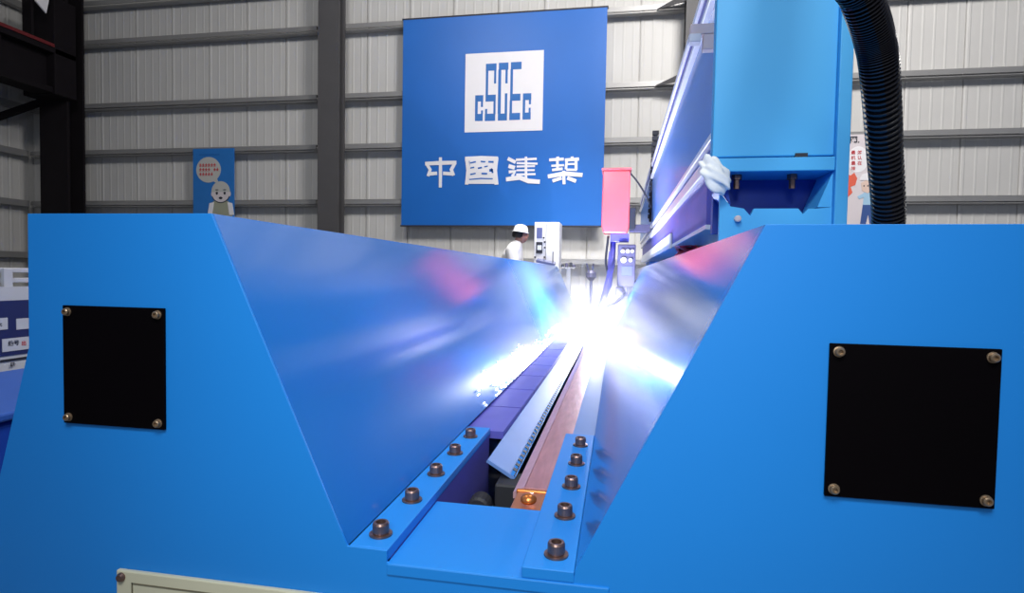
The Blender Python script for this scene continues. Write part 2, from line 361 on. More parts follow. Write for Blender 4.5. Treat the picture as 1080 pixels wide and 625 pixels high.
MB().prism(*disc(fx, fz - 0.2 * s, 9.7 * s, 8.8 * s, YP - 0.0068, 0.002)).build('cartoon_outline', M['ink'], fc)
pts = [(fx + 9.6 * s * math.cos(a), YP - 0.0115, fz + 2 * s + 9.5 * s * math.sin(a)) for a in [math.pi * i / 16 for i in range(17)]]
MB().prism([(fx + 11 * s, YP - 0.0115, fz + 1.5 * s)] + pts + [(fx - 10 * s, YP - 0.0115, fz + 1.5 * s)], (0, 0.006, 0)).build('cartoon_helmet', M['grey_print'], po)

# right poster
po = thing('notice_poster', 'white poster with red lettering and a cartoon worker in blue, behind the black hose', 'poster', (4.4, YP, 2.0))
x0, z1 = pq(889, 142); x1, _ = pq(935, 142); s = (x1 - x0) / 46
MB().box(x0, x1, YP, YP + 0.03, 1.75, z1).build('poster_sheet', M['poster_white'], po)
cx, cz = pq(905, 168)
MB().prism(*disc(cx, cz, 11 * s, 15 * s, YP - 0.004, 0.004)).build('speech_bubble', M['white'], po)
def pt(px, py, y=YP - 0.008): p = at(px, py, YP); return Vector((p.x, y, p.z))
for i, ch in enumerate('最机最味'): glyphs('red_character', ch, 4.9 * s, pt(897.3, 162.5 + 5.6 * i), (math.pi / 2, 0, 0), M['red_print'], po, 0.001, 0.0012)
for i, ch in enumerate('然认在'): glyphs('red_character', ch, 4.9 * s, pt(904, 162.5 + 5.6 * i), (math.pi / 2, 0, 0), M['red_print'], po, 0.001, 0.0012)
glyphs('black_heading', '网.', 9 * s, pt(895.5, 150.5), (math.pi / 2, 0, 0), M['ink'], po, 0.001, 0.003)
poly = lambda nm, pts, m, d: MB().prism([pt(x, y, YP - d) for x, y in pts], (0, d, 0)).build(nm, m, po)
poly('cartoon_trousers', [(910, 215), (922, 215), (924, 236), (917, 236), (915.5, 226), (913, 236), (907, 236)], M['denim_print'], 0.006)
poly('cartoon_shirt', [(911, 203), (920, 203), (922, 216), (910, 216)], M['shirt_print'], 0.008)
poly('cartoon_sleeve', [(904, 207), (912, 203), (913, 207), (906, 210)], M['shirt_print'], 0.009)
fc = poly('cartoon_face', [(908, 193), (913, 190), (919, 192), (920, 199), (915, 204), (909, 201)], M['skin_print'], 0.010)
for u in (911, 915):
    p = pt(u, 196); MB().prism(*disc(p.x, p.z, 0.7 * s, 1.0 * s, YP - 0.0125, 0.003, 12)).build('cartoon_eye', M['ink'], fc)
poly('cartoon_helmet', [(907, 190), (909, 184), (915, 182), (921, 187), (922, 194), (914, 190)], M['white'], 0.012)
poly('cartoon_hair', [(918, 195), (923, 194), (923, 203), (914, 203)], M['ink'], 0.0085)
poly('red_flame_print', [(893, 209), (893, 183), (897, 185), (901, 182), (904, 188), (902, 195), (897, 197), (899, 203)], M['pink_print'], 0.006)

# ================================================================ THE WELDING MACHINE
YF, YE = 1.10, 8.2
mc = thing('seam_welding_machine', 'long blue V shaped seam welding bed with black covers on its front plate', 'machine', (-0.3, YF, 0))
NL, NLb, NRb, NR = (-0.846, 1.266), (-0.535, 0.585), (-0.068, 0.585), (0.255, 1.245)
outline = [(-1.309, 1.266), NL, NLb, (-0.4485, 0.584), (-0.4485, 0.560), (-0.171, 0.5595), (-0.170, 0.574), (-0.0685, 0.574), NRb, NR, (0.715, 1.247), (0.715, 0.965), (0.80, 0.666), (0.86, 0.4), (0.86, 0), (-1.47, 0), (-1.47, 0.4), (-1.396, 0.666), (-1.311, 0.965)]
fp = MB().prism([(x, YF, z) for x, z in outline], (0, 0.006, 0)).build('front_plate', M['blue'], mc, bevel=0.001)
def slab(name, p, q, m, th):                       # plate from p to q in the XZ plane, running down the bed, thickness to the side th
    d = Vector((q[0] - p[0], q[1] - p[1])).normalized(); n = Vector((d.y, -d.x)) * th
    return MB().prism([(p[0], YF + 0.0065, p[1]), (q[0], YF + 0.0065, q[1]), (q[0] + n.x, YF + 0.0065, q[1] + n.y), (p[0] + n.x, YF + 0.0065, p[1] + n.y)], (0, YE - YF - 0.0065, 0)).build(name, m, mc)
slab('slope_plate', NL, NLb, M['blue_in'], 0.016)
slab('slope_plate', NRb, NR, M['blue_in'], 0.016)
for nm, xa_, xb_, z in (('top_plate', -1.30, NL[0] - 0.002, 1.262), ('top_plate', NR[0] + 0.002, 0.70, 1.243)):
    MB().box(xa_, xb_, YF + 0.021, YE, z - 0.016, z).build(nm, M['blue'], mc)
for xa_ in (-1.30, 0.685): MB().box(xa_, xa_ + 0.015, YF + 0.021, YE, 0.0, 1.226).build('side_panel', M['blue'], mc)
MB().prism([(-1.28, YE - 0.02, 0), (0.68, YE - 0.02, 0), (0.68, YE - 0.02, 1.22), (0.29, YE - 0.02, 1.22), (-0.04, YE - 0.02, 0.54), (-0.56, YE - 0.02, 0.54), (-0.88, YE - 0.02, 1.24), (-1.28, YE - 0.02, 1.24)], (0, 0.018, 0)).build('rear_plate', M['blue'], mc)
# floor plate, rails, support
MB().box(-0.448, -0.002, YF - 0.004, 1.43, 0.535, 0.560).build('bed_plate', M['blue'], mc, bevel=0.003)
def screw(parent, p, ax, r, h, m, name='screw', washer=True):
    g = MB(); 
    g.lathe([(r, 0), (r, h * 0.82), (r * 0.9, h), (r * 0.55, h), (r * 0.5, h * 0.55)], p, ax, 18)
    o = g.build(name, m, parent, smooth=False)
    return o
def cap_bolt(parent, x, y, z, r=0.0175, tilt=0):
    b = MB(); b.lathe([(r * 1.42, 0), (r * 1.42, 0.004), (r * 0.98, 0.0045), (r * 1.02, 0.006), (r * 1.02, 0.024), (r * 0.9, 0.028), (r * 0.62, 0.028), (r * 0.55, 0.014)], (x, y, z), (0, 0, 1), 22)
    return b.build('cap_bolt', M['bolt'], parent)
rl = MB().box(-0.533, -0.448, YF + 0.0062, 2.07, 0.561, 0.585).build('clamp_rail', M['blue'], mc, bevel=0.002)
rr = MB().box(-0.171, -0.0690, YF - 0.002, 2.07, 0.561, 0.583).build('clamp_rail', M['blue'], mc, bevel=0.002)
for k in range(5):
    cap_bolt(rl, -0.489, 1.165 + 0.1935 * k, 0.585); cap_bolt(rr, -0.110, 1.158 + 0.1935 * k, 0.583)
MB().box(-0.533, -0.449, 1.122, 2.06, 0.22, 0.5605).build('rail_support', M['violet'], mc)
MB().box(-0.150, -0.074, 1.122, 2.06, 0.22, 0.5605).build('rail_support', M['violet'], mc)
MB().box(-0.46, -0.15, 1.43, YE - 0.1, 0.20, 0.24).build('trough_bottom', M['dark'], mc)
p_bar = at(514.5, 484, 1.80)
for k in range(15):
    y0 = 2.075 + k * 0.4
    MB().box(-0.545, p_bar.x - 0.004, y0, y0 + 0.388, 0.545, 0.572).build('trough_plate', M['violet'], mc)
MB().box(-0.150, -0.068, 2.075, YE - 0.03, 0.535, 0.565).build('trough_ledge', M['finger'], mc)
# clamp finger bar with serrated strip
p, q = at(514.5, 484, 1.80), at(543.5, 503.5, 1.80); dv = (q - p); dn = Vector((dv.z, 0, -dv.x)).normalized() * 0.012
if dn.z > 0: dn = -dn
cb = MB().prism([p, q, q + dn, p + dn], (0, YE - 1.9, 0)).build('clamp_finger_bar', M['finger'], mc, bevel=0.0015)
g = MB(); up = -dn.normalized()
e = p + dv * 0.83; g.prism([e + up * 0.0004, e + dv * 0.17 + up * 0.0004, e + dv * 0.17 + up * 0.0012, e + up * 0.0012], (0, 4.0, 0))
g.build('edge_strip', M['blue'], cb)
g = MB(); prevbase = None
g.prism([e + dv * 0.10 + up * 0.0014, e + dv * 0.14 + up * 0.0014, e + dv * 0.14 + up * 0.002, e + dv * 0.10 + up * 0.002], (0, 4.0, 0))
for k in range(88):
    y = 0.04 + k * 0.05
    a_ = e + dv * -0.02 + up * 0.0016 + Vector((0, y, 0)); b2 = e + dv * 0.12 + up * 0.0016 + Vector((0, y, 0))
    g.prism([a_, b2, b2 + Vector((0, 0.022, 0)), a_ + Vector((0, 0.022, 0))], up * 0.002)
g.build('serrated_strip', M['ink'], cb)
# copper backing bar
c_ = 0.55
MB().prism([(-0.245, 1.60, c_), (-0.135, 1.60, c_), (-0.135, 1.60, 0.515), (-0.245, 1.60, 0.515)], (0, YE - 1.7, 0)).build('copper_bar', M['copper'], mc, bevel=0.0015)
cl_ = MB().prism([(-0.278, 1.605, 0.532), (-0.2455, 1.605, 0.551), (-0.2455, 1.605, 0.515), (-0.278, 1.605, 0.515)], (0, YE - 1.72, 0)).build('copper_edge_strip', M['copper_light'], mc)
MB().box(-0.266, -0.140, 1.585, 1.599, 0.515, 0.549).build('copper_end_block', M['copper_end'], mc, bevel=0.004)
MB().lathe([(0.0, 0), (0.021, 0.0), (0.021, 0.006), (0.016, 0.013), (0.008, 0.017), (0.0005, 0.018)], (-0.218, 1.50, 0.555), (0, -0.25, 1), 24).build('dome_screw', M['copper_end'], mc, smooth=True)
MB().box(-0.262, -0.150, 1.44, 1.584, 0.50, 0.545).build('copper_tongue', M['copper_end'], mc, bevel=0.004)
MB().box(-0.36, -0.285, 1.74, 1.86, 0.40, 0.50).build('bar_foot', M['dark'], mc, bevel=0.006)
MB().lathe([(0.035, 0), (0.035, 0.05), (0.028, 0.056)], (-0.40, 1.74, 0.44), (0, -1, 0), 20).build('air_cylinder', M['dark'], mc)
# inspection covers
def cover(x0, x1, z0, z1, sx):
    c = MB().box(x0, x1, YF - 0.007, YF - 0.0005, z0, z1).build('inspection_cover', M['black'], mc, bevel=0.001)
    for x in (x0 + 0.014, x1 - 0.014):
        for z in (z0 + 0.014, z1 - 0.014):
            MB().lathe([(0.0095, 0), (0.0095, 0.002), (0.0078, 0.0025), (0.0078, 0.008), (0.0062, 0.010), (0.004, 0.010), (0.0035, 0.005)], (x, YF - 0.007, z), (0, -1, 0), 16).build('cover_screw', M['screw'], c)
    return c
cover(-1.212, -0.956, 0.80, 1.063, 1)
cover(0.366, 0.630, 0.770, 1.039, 1)
# cream panel low on the front plate
pn = MB().box(-1.075, -0.455, YF - 0.012, YF - 0.0005, 0.06, 0.482).build('cream_panel', M['cream'], mc, bevel=0.003)
g = MB(); a0, a1, z0, z1 = -1.035, -0.495, 0.10, 0.458; w_ = 0.003
for bx in ((a0, a1, z1 - w_, z1), (a0, a1, z0, z0 + w_), (a0, a0 + w_, z0, z1), (a1 - w_, a1, z0, z1)):
    g.box(bx[0], bx[1], YF - 0.0135, YF - 0.012, bx[2], bx[3])
g.build('panel_groove', M['cream_line'], pn)
for x, z in ((-1.061, 0.468), (-0.469, 0.468), (-1.061, 0.074), (-0.469, 0.074)):
    MB().lathe([(0.010, 0), (0.010, 0.003), (0.0075, 0.008), (0.003, 0.009)], (x, YF - 0.012, z), (0, -1, 0), 16).build('panel_screw', M['bolt'], pn)

# ================================================================ CARRIAGE
YC = 1.95
ca = thing('welding_carriage', 'light blue box carriage standing on the right side of the welding bed', 'carriage', (0.48, YC, 1.243))
MB().box(0.285, 0.642, YC, YC + 0.05, 1.530, 2.75).box(0.40, 0.642, YC + 0.05, YC + 0.45, 1.530, 2.75).build('carriage_box', M['blue_light'], ca, bevel=0.004)
MB().box(0.6425, 0.680, YC - 0.02, YC + 0.45, 1.245, 2.75).build('side_plate', M['blue_light'], ca, bevel=0.003)
MB().box(0.300, 0.642, YC - 0.015, YC + 0.22, 1.482, 1.524).build('flange_plate', M['blue_light'], ca, bevel=0.003)
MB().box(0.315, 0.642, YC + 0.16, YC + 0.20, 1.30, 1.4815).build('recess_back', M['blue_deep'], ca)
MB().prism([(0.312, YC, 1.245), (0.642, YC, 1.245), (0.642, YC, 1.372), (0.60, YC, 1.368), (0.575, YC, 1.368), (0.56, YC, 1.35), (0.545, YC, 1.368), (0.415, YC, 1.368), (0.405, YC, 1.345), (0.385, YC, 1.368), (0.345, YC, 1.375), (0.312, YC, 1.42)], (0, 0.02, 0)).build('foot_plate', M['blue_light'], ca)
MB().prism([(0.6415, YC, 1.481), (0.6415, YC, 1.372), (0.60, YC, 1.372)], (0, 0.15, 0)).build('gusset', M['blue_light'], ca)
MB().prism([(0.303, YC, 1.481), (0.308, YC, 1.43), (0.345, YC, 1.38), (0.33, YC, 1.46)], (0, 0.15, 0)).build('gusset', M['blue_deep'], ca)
for x in (0.37, 0.538):
    MB().lathe([(0.016, 0), (0.016, 0.016), (0.010, 0.017), (0.010, 0.045)], (x, YC + 0.05, 1.4815), (0, 0, -1), 6).build('hex_bolt', M['bolt'], ca)
MB().box(0.53, 0.566, YC - 0.004, YC + 0.05, 1.524, 1.538).build('shim', M['ink'], ca)
MB().lathe([(0.010, 0), (0.010, 0.02), (0.006, 0.022)], (0.365, YC, 1.335), (0, -1, 0), 12).build('foot_screw', M['tape'], ca)
rg = bmesh.new(); bmesh.ops.create_icosphere(rg, subdivisions=4, radius=1.0)  # white lump standing in for a blown highlight at the carriage corner
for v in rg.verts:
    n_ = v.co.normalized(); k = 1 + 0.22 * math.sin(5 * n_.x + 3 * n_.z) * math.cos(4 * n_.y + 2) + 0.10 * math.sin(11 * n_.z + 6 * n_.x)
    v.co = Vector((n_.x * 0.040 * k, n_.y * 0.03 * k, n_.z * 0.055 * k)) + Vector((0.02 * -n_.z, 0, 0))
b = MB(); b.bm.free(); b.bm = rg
o = b.build('highlight_blob', M['highlight'], None, smooth=True); o.location = (0.288, 1.905, 1.468)
tag(o, 'white blob standing in for a blown highlight at the lower left corner of the carriage', 'highlight')

# ================================================================ BOOM
XB, Y0, Y1 = 0.36, 2.615, 10.4
bm_ = thing('boom_beam', 'long blue and steel boom beam running back above the welding bed', 'beam', (0.5, Y0, 1.375))
MB().box(XB + 0.005, 0.66, Y0, 9.4, 1.375, 1.585).build('lower_beam', M['violet'], bm_, bevel=0.004)
MB().box(XB + 0.003, 0.662, Y0, 9.4, 1.355, 1.3745).build('added_sole_plate', M['steel'], bm_)  # added pale plate, so the left slope mirrors a bright underside
MB().box(XB - 0.012, XB + 0.002, 4.2, 9.4, 1.345, 1.45).build('added_edge_bar', M['steel'], bm_, bevel=0.002)  # added white bar that puts a bright streak into the slope's reflection
MB().box(XB - 0.02, 0.66, Y0 - 0.01, 9.6, 1.586, 1.640).build('beam_flange', M['steel'], bm_, bevel=0.004)
MB().box(XB + 0.02, 0.66, Y0 - 0.15, Y1, 1.641, 1.70).build('beam_web', M['violet'], bm_)
MB().box(XB - 0.01, 0.66, Y0 - 0.15, Y1, 1.701, 1.728).build('guide_rail', M['steel'], bm_, bevel=0.003)
MB().box(XB, 0.66, Y0 - 0.15, Y1, 1.729, 2.26).build('upper_beam', M['beam'], bm_, bevel=0.004)
MB().box(XB - 0.025, 0.66, Y0 - 0.15, Y1, 2.261, 2.29).build('guide_rail', M['steel'], bm_, bevel=0.003)
MB().box(XB - 0.005, 0.66, Y0 - 0.15, Y1, 2.291, 2.40).build('top_cap', M['violet'], bm_)
MB().box(XB - 0.02, 0.66, Y0 - 0.15, Y1, 2.401, 2.44).build('guide_rail', M['steel'], bm_, bevel=0.003)
p = at(740, 38, 3.0)
cb2 = MB().box(0.256, 0.42, 2.41, 2.455, 2.10, 2.14).box(0.306, 0.36, 2.412, 2.455, 2.04, 2.0995).build('clamp_bracket', M['tape'], bm_, bevel=0.003)
MB().box(0.252, 0.296, 2.40, 2.45, 2.068, 2.0995).build('clamp_pad', M['white'], cb2, bevel=0.003)
MB().box(0.42, 0.6, 8.3, 9.3, 1.25, 1.3545).build('end_bracket', M['blue'], bm_)
MB().box(0.46, 0.50, 2.66, 2.70, 1.244, 1.3545).build('prop', M['tape'], bm_)

# drag chain beside the boom
dc = thing('cable_chain', 'dark cable carrier chain hanging beside the boom above the red hopper', 'cable chain', (0.30, 6.35, 1.6))
g = MB(); top, bot = at(693, 140, 6.9), at(688, 228, 6.9)
for k in range(16):
    c = top.lerp(bot, k / 15); g.box(c.x - 0.05, c.x + 0.02, 6.88, 6.95, c.z - 0.022, c.z + 0.022); g.box(c.x - 0.035, c.x + 0.005, 6.89, 6.94, c.z - 0.06, c.z)
g.build('chain_links', M['ink'], dc)
# hose
hp = smooth_path([(0.50, 2.14, 2.752), (0.50, 2.10, 2.90), (0.50, 1.85, 2.98), (0.49, 1.50, 2.70), (0.49, 1.28, 2.30), at(880, -80, 1.24), at(908, -4, 1.33), at(922, 40, 1.40), at(928, 80, 1.45), at(933, 160, 1.60), at(937, 232, 1.72), (0.708, 1.76, 1.2475)], 44)
dense = []
for a_, b2 in zip(hp, hp[1:]): dense += [a_, a_.lerp(b2, 0.5)]
h = MB().tube(dense, lambda i: 0.040 if i % 6 < 3 else 0.033, 20).build('corrugated_hose', M['rubber'])
tag(h, 'thick black corrugated hose curving down beside the light blue carriage', 'hose')
# red hose coil on the machine top
pts = [(0.47 + (0.075 + 0.012 * math.sin(t * 0.31)) * math.cos(t * 0.55), 4.1 + 0.15 * math.sin(t * 0.55), 1.262 + 0.0035 * (t % 13) + 0.0115 * (t // 13)) for t in range(96)]
h = MB().tube(pts, 0.014, 8).build('red_hose', M['hosered'], smooth=True)
tag(h, 'stacked coil of red hose lying on the right bed top below the boom', 'hose')

# ================================================================ WELDING HEAD
hd = thing('arc_welder', 'arc welding unit with red hopper hanging off the boom over the arc', 'welder', (0.0, 6.2, 0.62))
a, b2 = at(635, 181, 6.2), at(664.5, 247, 6.2)
hx0, hx1, hz0, hz1 = -0.18, 0.098, 1.585, 2.225
MB().prism([(hx0, 6.1, hz1), (hx1, 6.1, hz1), (hx1 + 0.002, 6.1, hz0 + 0.06), (hx1 - 0.02, 6.1, hz0), (hx0 + 0.02, 6.1, hz0), (hx0 - 0.005, 6.1, hz0 + 0.07)], (0, 0.26, 0)).build('hopper', M['red'], hd, bevel=0.012)
MB().box(hx0 - 0.012, hx1 + 0.012, 6.09, 6.37, hz1, hz1 + 0.025).build('hopper_lid', M['red'], hd, bevel=0.006)
MB().box(hx1 + 0.004, XB - 0.052, 6.16, 6.30, 1.60, 1.68).build('support_arm', M['lav'], hd, bevel=0.005)
MB().box(hx1 + 0.002, hx1 + 0.06, 6.08, 6.2, 1.62, 1.84).build('clamp_block', M['ink'], hd, bevel=0.005)
MB().box(-0.09, 0.10, 6.14, 6.30, 1.50, 1.583).build('neck_plate', M['violet'], hd, bevel=0.004)
cbx = MB().box(-0.01, 0.17, 6.06, 6.22, 1.04, 1.47).build('wire_feeder', M['lav'], hd, bevel=0.012)
for i, (x, z, r) in enumerate(((0.04, 1.40, 0.022), (0.09, 1.40, 0.022), (0.135, 1.40, 0.018), (0.05, 1.31, 0.03), (0.12, 1.31, 0.02))):
    MB().lathe([(r, 0), (r, 0.02), (r * 0.7, 0.03)], (x, 6.06, z), (0, -1, 0), 16).build('knob', M['railing'] if i < 3 else M['steel'], cbx)
MB().box(0.03, 0.14, 6.05, 6.06, 1.15, 1.25).build('gauge_window', M['screen'], cbx, bevel=0.003)
MB().tube([(-0.06, 6.2, 1.52), (-0.065, 6.17, 1.25), (-0.12, 5.75, 0.98), (-0.165, 5.40, 0.80)], 0.03, 12).build('torch_body', M['violet'], hd, smooth=True)
MB().prism([(-0.10, 6.18, 1.40), (-0.04, 6.18, 1.40), (-0.06, 6.10, 1.05), (-0.14, 5.60, 0.86), (-0.19, 5.58, 0.84), (-0.12, 6.10, 1.10)], (0, 0.04, 0)).build('torch_bracket', M['violet'], hd)
MB().lathe([(0.034, 0), (0.034, 0.06), (0.02, 0.12), (0.012, 0.15)], (-0.165, 5.40, 0.805), (-0.15, -0.9, -1), 16).build('torch_nozzle', M['copper_end'], hd, smooth=True)
MB().tube(smooth_path([(-0.11, 6.16, 1.56), (-0.13, 6.14, 1.3), (-0.10, 6.06, 1.1), (-0.155, 5.42, 0.83)], 8), 0.012, 8).build('cable', M['ink'], hd, smooth=True)
MB().tube(smooth_path([(0.05, 6.1, 1.06), (0.07, 6.1, 0.97), (0.0, 5.85, 0.9), (-0.08, 5.62, 0.86), (-0.15, 5.42, 0.82)], 8), 0.016, 8).build('guide_tube', M['lav'], hd, smooth=True)
MB().box(-0.02, 0.10, 6.1, 6.2, 0.94, 1.035).build('feeder_foot', M['lav'], hd, bevel=0.01)
MB().tube(smooth_path([(hx1 - 0.01, 6.12, hz1 - 0.02), (hx1 + 0.06, 6.1, 2.12), (hx1 + 0.14, 6.1, 2.0), (0.28, 6.12, 1.92), (XB - 0.045, 6.2, 1.86)], 8), 0.009, 8).build('thin_cable', M['ink'], hd, smooth=True)
hd.location = (0, 6.5, 0.593); hd.scale = (1.05, 1.05, 1.05)   # set at its place along the bed, at its real size
# arc, and glowing specks put in for spatter and the arc's reflection
a = bmesh.new(); bmesh.ops.create_icosphere(a, subdivisions=3, radius=0.024); b = MB(); b.bm.free(); b.bm = a
o = b.build('welding_arc', M['arc']); o.location = ARC + Vector((0, 0, 0)); tag(o, 'blinding white welding arc on the copper strip under the torch', 'arc', kind='stuff')
g = MB()
slope = lambda y, t, off: Vector((NLb[0] + (NL[0] - NLb[0]) * t + off * 0.91, y, NLb[1] + (NL[1] - NLb[1]) * t + off * 0.42))
for k in range(220):
    y = 2.3 + 3.6 * random.random() ** 0.7; t_ = 0.008 + 0.20 * random.random() ** 3.2 * (1 if y < 4 else 0.6)
    c = slope(y, t_, 0.004); L = random.uniform(0.004, 0.016); w_ = random.uniform(0.002, 0.0045)
    g.hexa([c + Vector(v) for v in ((-w_, -L, -w_), (w_, -L, -w_), (w_, L, -w_), (-w_, L, -w_), (-w_, -L, w_), (w_, -L, w_), (w_, L, w_), (-w_, L, w_))])
o = g.build('glowing_specks', M['spark']); tag(o, 'glowing white specks for spatter and the arc reflection along the foot of the left slope', 'specks', kind='stuff')

# ================================================================ BACKGROUND THINGS
cb_ = thing('control_cabinet', 'tall white control cabinet with two small displays beside the person', 'cabinet', (-1.04, 8.7, 0))
x0, x1 = at(563.5, 250, 8.7).x, at(590, 250, 8.7).x
MB().box(x0, x1, 8.7, 9.1, 0.08, 1.93).build('cabinet_body', M['cabinet'], cb_, bevel=0.01)
MB().box(x0 + 0.02, x1 - 0.02, 8.72, 9.08, 0.0, 0.079).build('plinth', M['dark'], cb_)
def onc(px, py): p = at(px, py, 8.69); return p.x, p.z
def face(nm, a, b, m, par, y=8.69, d=0.0095):
    (xa_, za_), (xb_, zb_) = onc(*a), onc(*b); return MB().box(xa_, xb_, y, y + d, zb_, za_).build(nm, m, par)
face('display', (566.2, 240), (571.8, 251), M['screen'], cb_)
fr = face('meter_frame', (565.6, 255), (572, 267), M['ink'], cb_); face('meter_face', (566.8, 258.5), (571.2, 263.5), M['white_screen'], fr, 8.684, 0.005)
for px, py in ((573.5, 250.5), (574.5, 255), (574.5, 261), (574.3, 271), (562.8, 271)):
    x, z = onc(px, py); MB().lathe([(0.014, 0), (0.014, 0.02), (0.009, 0.025)], (max(x, x0 + 0.02), 8.70, z), (0, -1, 0), 12).build('button', M['ink'], cb_)
(dx, _) = onc(575.6, 250); MB().box(dx, dx + 0.008, 8.694, 8.699, 0.12, 1.90).build('door_gap', M['girt'], cb_)
ck = thing('control_desk', 'low dark control desk in front of the white cabinet behind the left slope', 'desk', (-0.95, 8.45, 0))
(xa_, z) = onc(566, 277); (xb_, _) = onc(587, 277)
MB().prism([(xa_ + .03, 8.40, z), (xb_, 8.40, z - 0.05), (xb_, 8.6, z - 0.02), (xa_ + .03, 8.6, z + 0.03)], (0, 0, 0.035)).build('desk_top', M['screen'], ck)
MB().box(xa_ + 0.07, xb_ - 0.05, 8.38, 8.58, 0, z - 0.06).build('desk_stand', M['girt'], ck)
MB().tube([(xb_ - 0.03, 8.45, z - 0.02), (xb_ - 0.03, 8.45, z + 0.16)], 0.008, 8).build('lever', M['ink'], ck)
gz = thing('parts_tray', 'small grey tray of parts beyond the far end of the left slope', 'tray', (-0.60, 8.5, 0))
p = at(600, 281, 8.5)
MB().box(p.x - 0.12, p.x + 0.1, 8.4, 8.6, p.z - 0.03, p.z - 0.01).build('tray_shelf', M['girt'], gz)
MB().box(p.x - 0.03, p.x + 0.03, 8.45, 8.55, 0, p.z - 0.03).build('stand', M['girt'], gz)
for k, (dx, dz) in enumerate(((-0.09, 0.03), (-0.03, 0.05), (0.03, 0.06), (0.075, 0.03))):
    MB().lathe([(0.022, 0), (0.022, dz), (0.012, dz + 0.01)], (p.x + dx, 8.46, p.z - 0.01), (0, 0, 1), 12).build('fitting', M['lav'] if k % 2 else M['ink'], gz)
vs = thing('valve_post', 'slim grey post with a knobbly valve head behind the torch', 'post', (-0.39, 8.6, 0))
p = at(623.5, 290, 8.6)
MB().tube([(p.x, 8.6, 0), (p.x, 8.6, p.z)], 0.022, 10).build('post', M['lav'], vs)
MB().lathe([(0.03, -0.08), (0.075, -0.03), (0.075, 0.03), (0.04, 0.07)], (p.x, 8.6, p.z), (0, 0, 1), 14).build('valve_body', M['lav'], vs)
for dx in (-0.07, 0.03): MB().tube([(p.x + dx * 0.5, 8.6, p.z + 0.04), (p.x + dx, 8.58, p.z + 0.17)], 0.013, 8).build('valve_handle', M['lav'], vs)

# sign and railing at the left edge
XS = -3.0
sg = thing('white_railing', 'white tube railing at the left edge beside the blue machine', 'railing', (XS, 2.4, 0))
def ats(px, py, X=XS): r = ray(px, py); return CAM + r * ((X - CAM.x) / r.x)
z_top, z_mid = ats(15, 285).z, ats(15, 295).z
g = MB().box(XS - 0.05, XS - 0.02, 1.2, 3.6, z_top - 0.012, z_top + 0.012); g.build('top_rail', M['railing'], sg, bevel=0.004)
MB().box(XS - 0.05, XS - 0.02, 1.2, 3.6, z_mid - 0.015, z_mid + 0.010).build('mid_rail', M['railing'], sg, bevel=0.004)
yp = ats(9, 290).y
for y in (yp - 0.7, yp, yp + 0.7): MB().box(XS - 0.02, XS + 0.0, y - 0.022, y + 0.022, 0.0, z_top + 0.01).build('post', M['railing'], sg, bevel=0.003)
sb = thing('sign_board', 'navy and white sign board with white label boxes on the railing', 'sign', (XS + 0.01, 2.4, 0.5))
zl = ats(10, 391, -2.9).z
zs = [ats(12, y).z for y in (302, 316.5, 374, 380, 392)]
MB().box(XS + 0.002, XS + 0.012, 1.2, 3.6, zs[4], zs[0]).build('board', M['railing'], sb)
MB().box(XS + 0.0125, XS + 0.016, 1.2, 3.6, zs[2], zs[1]).build('navy_field', M['navy'], sb)
MB().box(XS + 0.0125, XS + 0.016, 1.2, 3.6, zs[3], zs[3] + 0.012).build('dark_line', M['ink'], sb)
def label_box(px0, px1, py0, py1):
    a, b2 = ats(px0, py0, XS + 0.017), ats(px1, py1, XS + 0.017)
    return MB().box(XS + 0.0165, XS + 0.019, a.y, max(b2.y, a.y + 0.02), b2.z, a.z).build('label_box', M['railing'], sb)
label_box(-25, 8, 337, 347); label_box(17, 34, 336, 346); label_box(2, 36, 357.5, 367)
R_ = (math.pi / 2, 0, math.pi / 2)
p = ats(8.5, 364.5, XS + 0.0195); glyphs('lettering', '编号', 0.028, p, R_, M['ink'], sb, 0.0005, 0.0006)
p = ats(22.5, 364, XS + 0.0195); glyphs('lettering', '出', 0.026, p, R_, M['red_print'], sb, 0.0005, 0.0006)
p = ats(0, 344, XS + 0.0195); glyphs('lettering', 't', 0.03, p, R_, M['ink'], sb, 0.0005, 0.0004)
p = ats(11, 386, XS + 0.0195); glyphs('lettering', '图·', 0.022, p, R_, M['ink'], sb, 0.0005, 0.0004)
bx = thing('blue_floor_unit', 'low blue equipment box at the left edge under the sign', 'equipment box', (-2.4, 1.9, 0))
MB().box(-2.9, -2.1, 1.2, 2.4, 0.05, zl - 0.031).build('box_body', M['blue_deep'], bx, bevel=0.02)
MB().box(-2.92, -2.08, 1.18, 2.42, zl - 0.03, zl).build('lid', M['lid'], bx, bevel=0.008)
MB().box(-2.85, -2.15, 1.25, 2.35, 0.0, 0.0495).build('skid', M['dark'], bx)

# ================================================================ PERSON
pr = thing('person', 'person in white work clothes and white helmet standing at the white control cabinet', 'person', (-1.57, 8.47, 0.06))
PL = Vector(pr.location)
st = MB().box(-1.95, -1.32, 8.22, 8.70, 0.0, 0.0595).build('step_board', M['dark'], None); tag(st, 'low dark step board under the person in white', 'step')
def blob(b, c, s_, u=10, v=7):
    P = [b.verts.new((c[0], c[1], c[2] + s_[2])), b.verts.new((c[0], c[1], c[2] - s_[2]))]
    G = [[b.verts.new((c[0] + s_[0] * math.sin(math.pi * i / v) * math.cos(2 * math.pi * k / u), c[1] + s_[1] * math.sin(math.pi * i / v) * math.sin(2 * math.pi * k / u), c[2] + s_[2] * math.cos(math.pi * i / v))) for k in range(u)] for i in range(1, v)]
    for k in range(u):
        k2 = (k + 1) % u
        b.faces.new((P[0], G[0][k], G[0][k2])); b.faces.new((P[1], G[-1][k2], G[-1][k]))
        for i in range(v - 2): b.faces.new((G[i][k], G[i + 1][k], G[i + 1][k2], G[i][k2]))
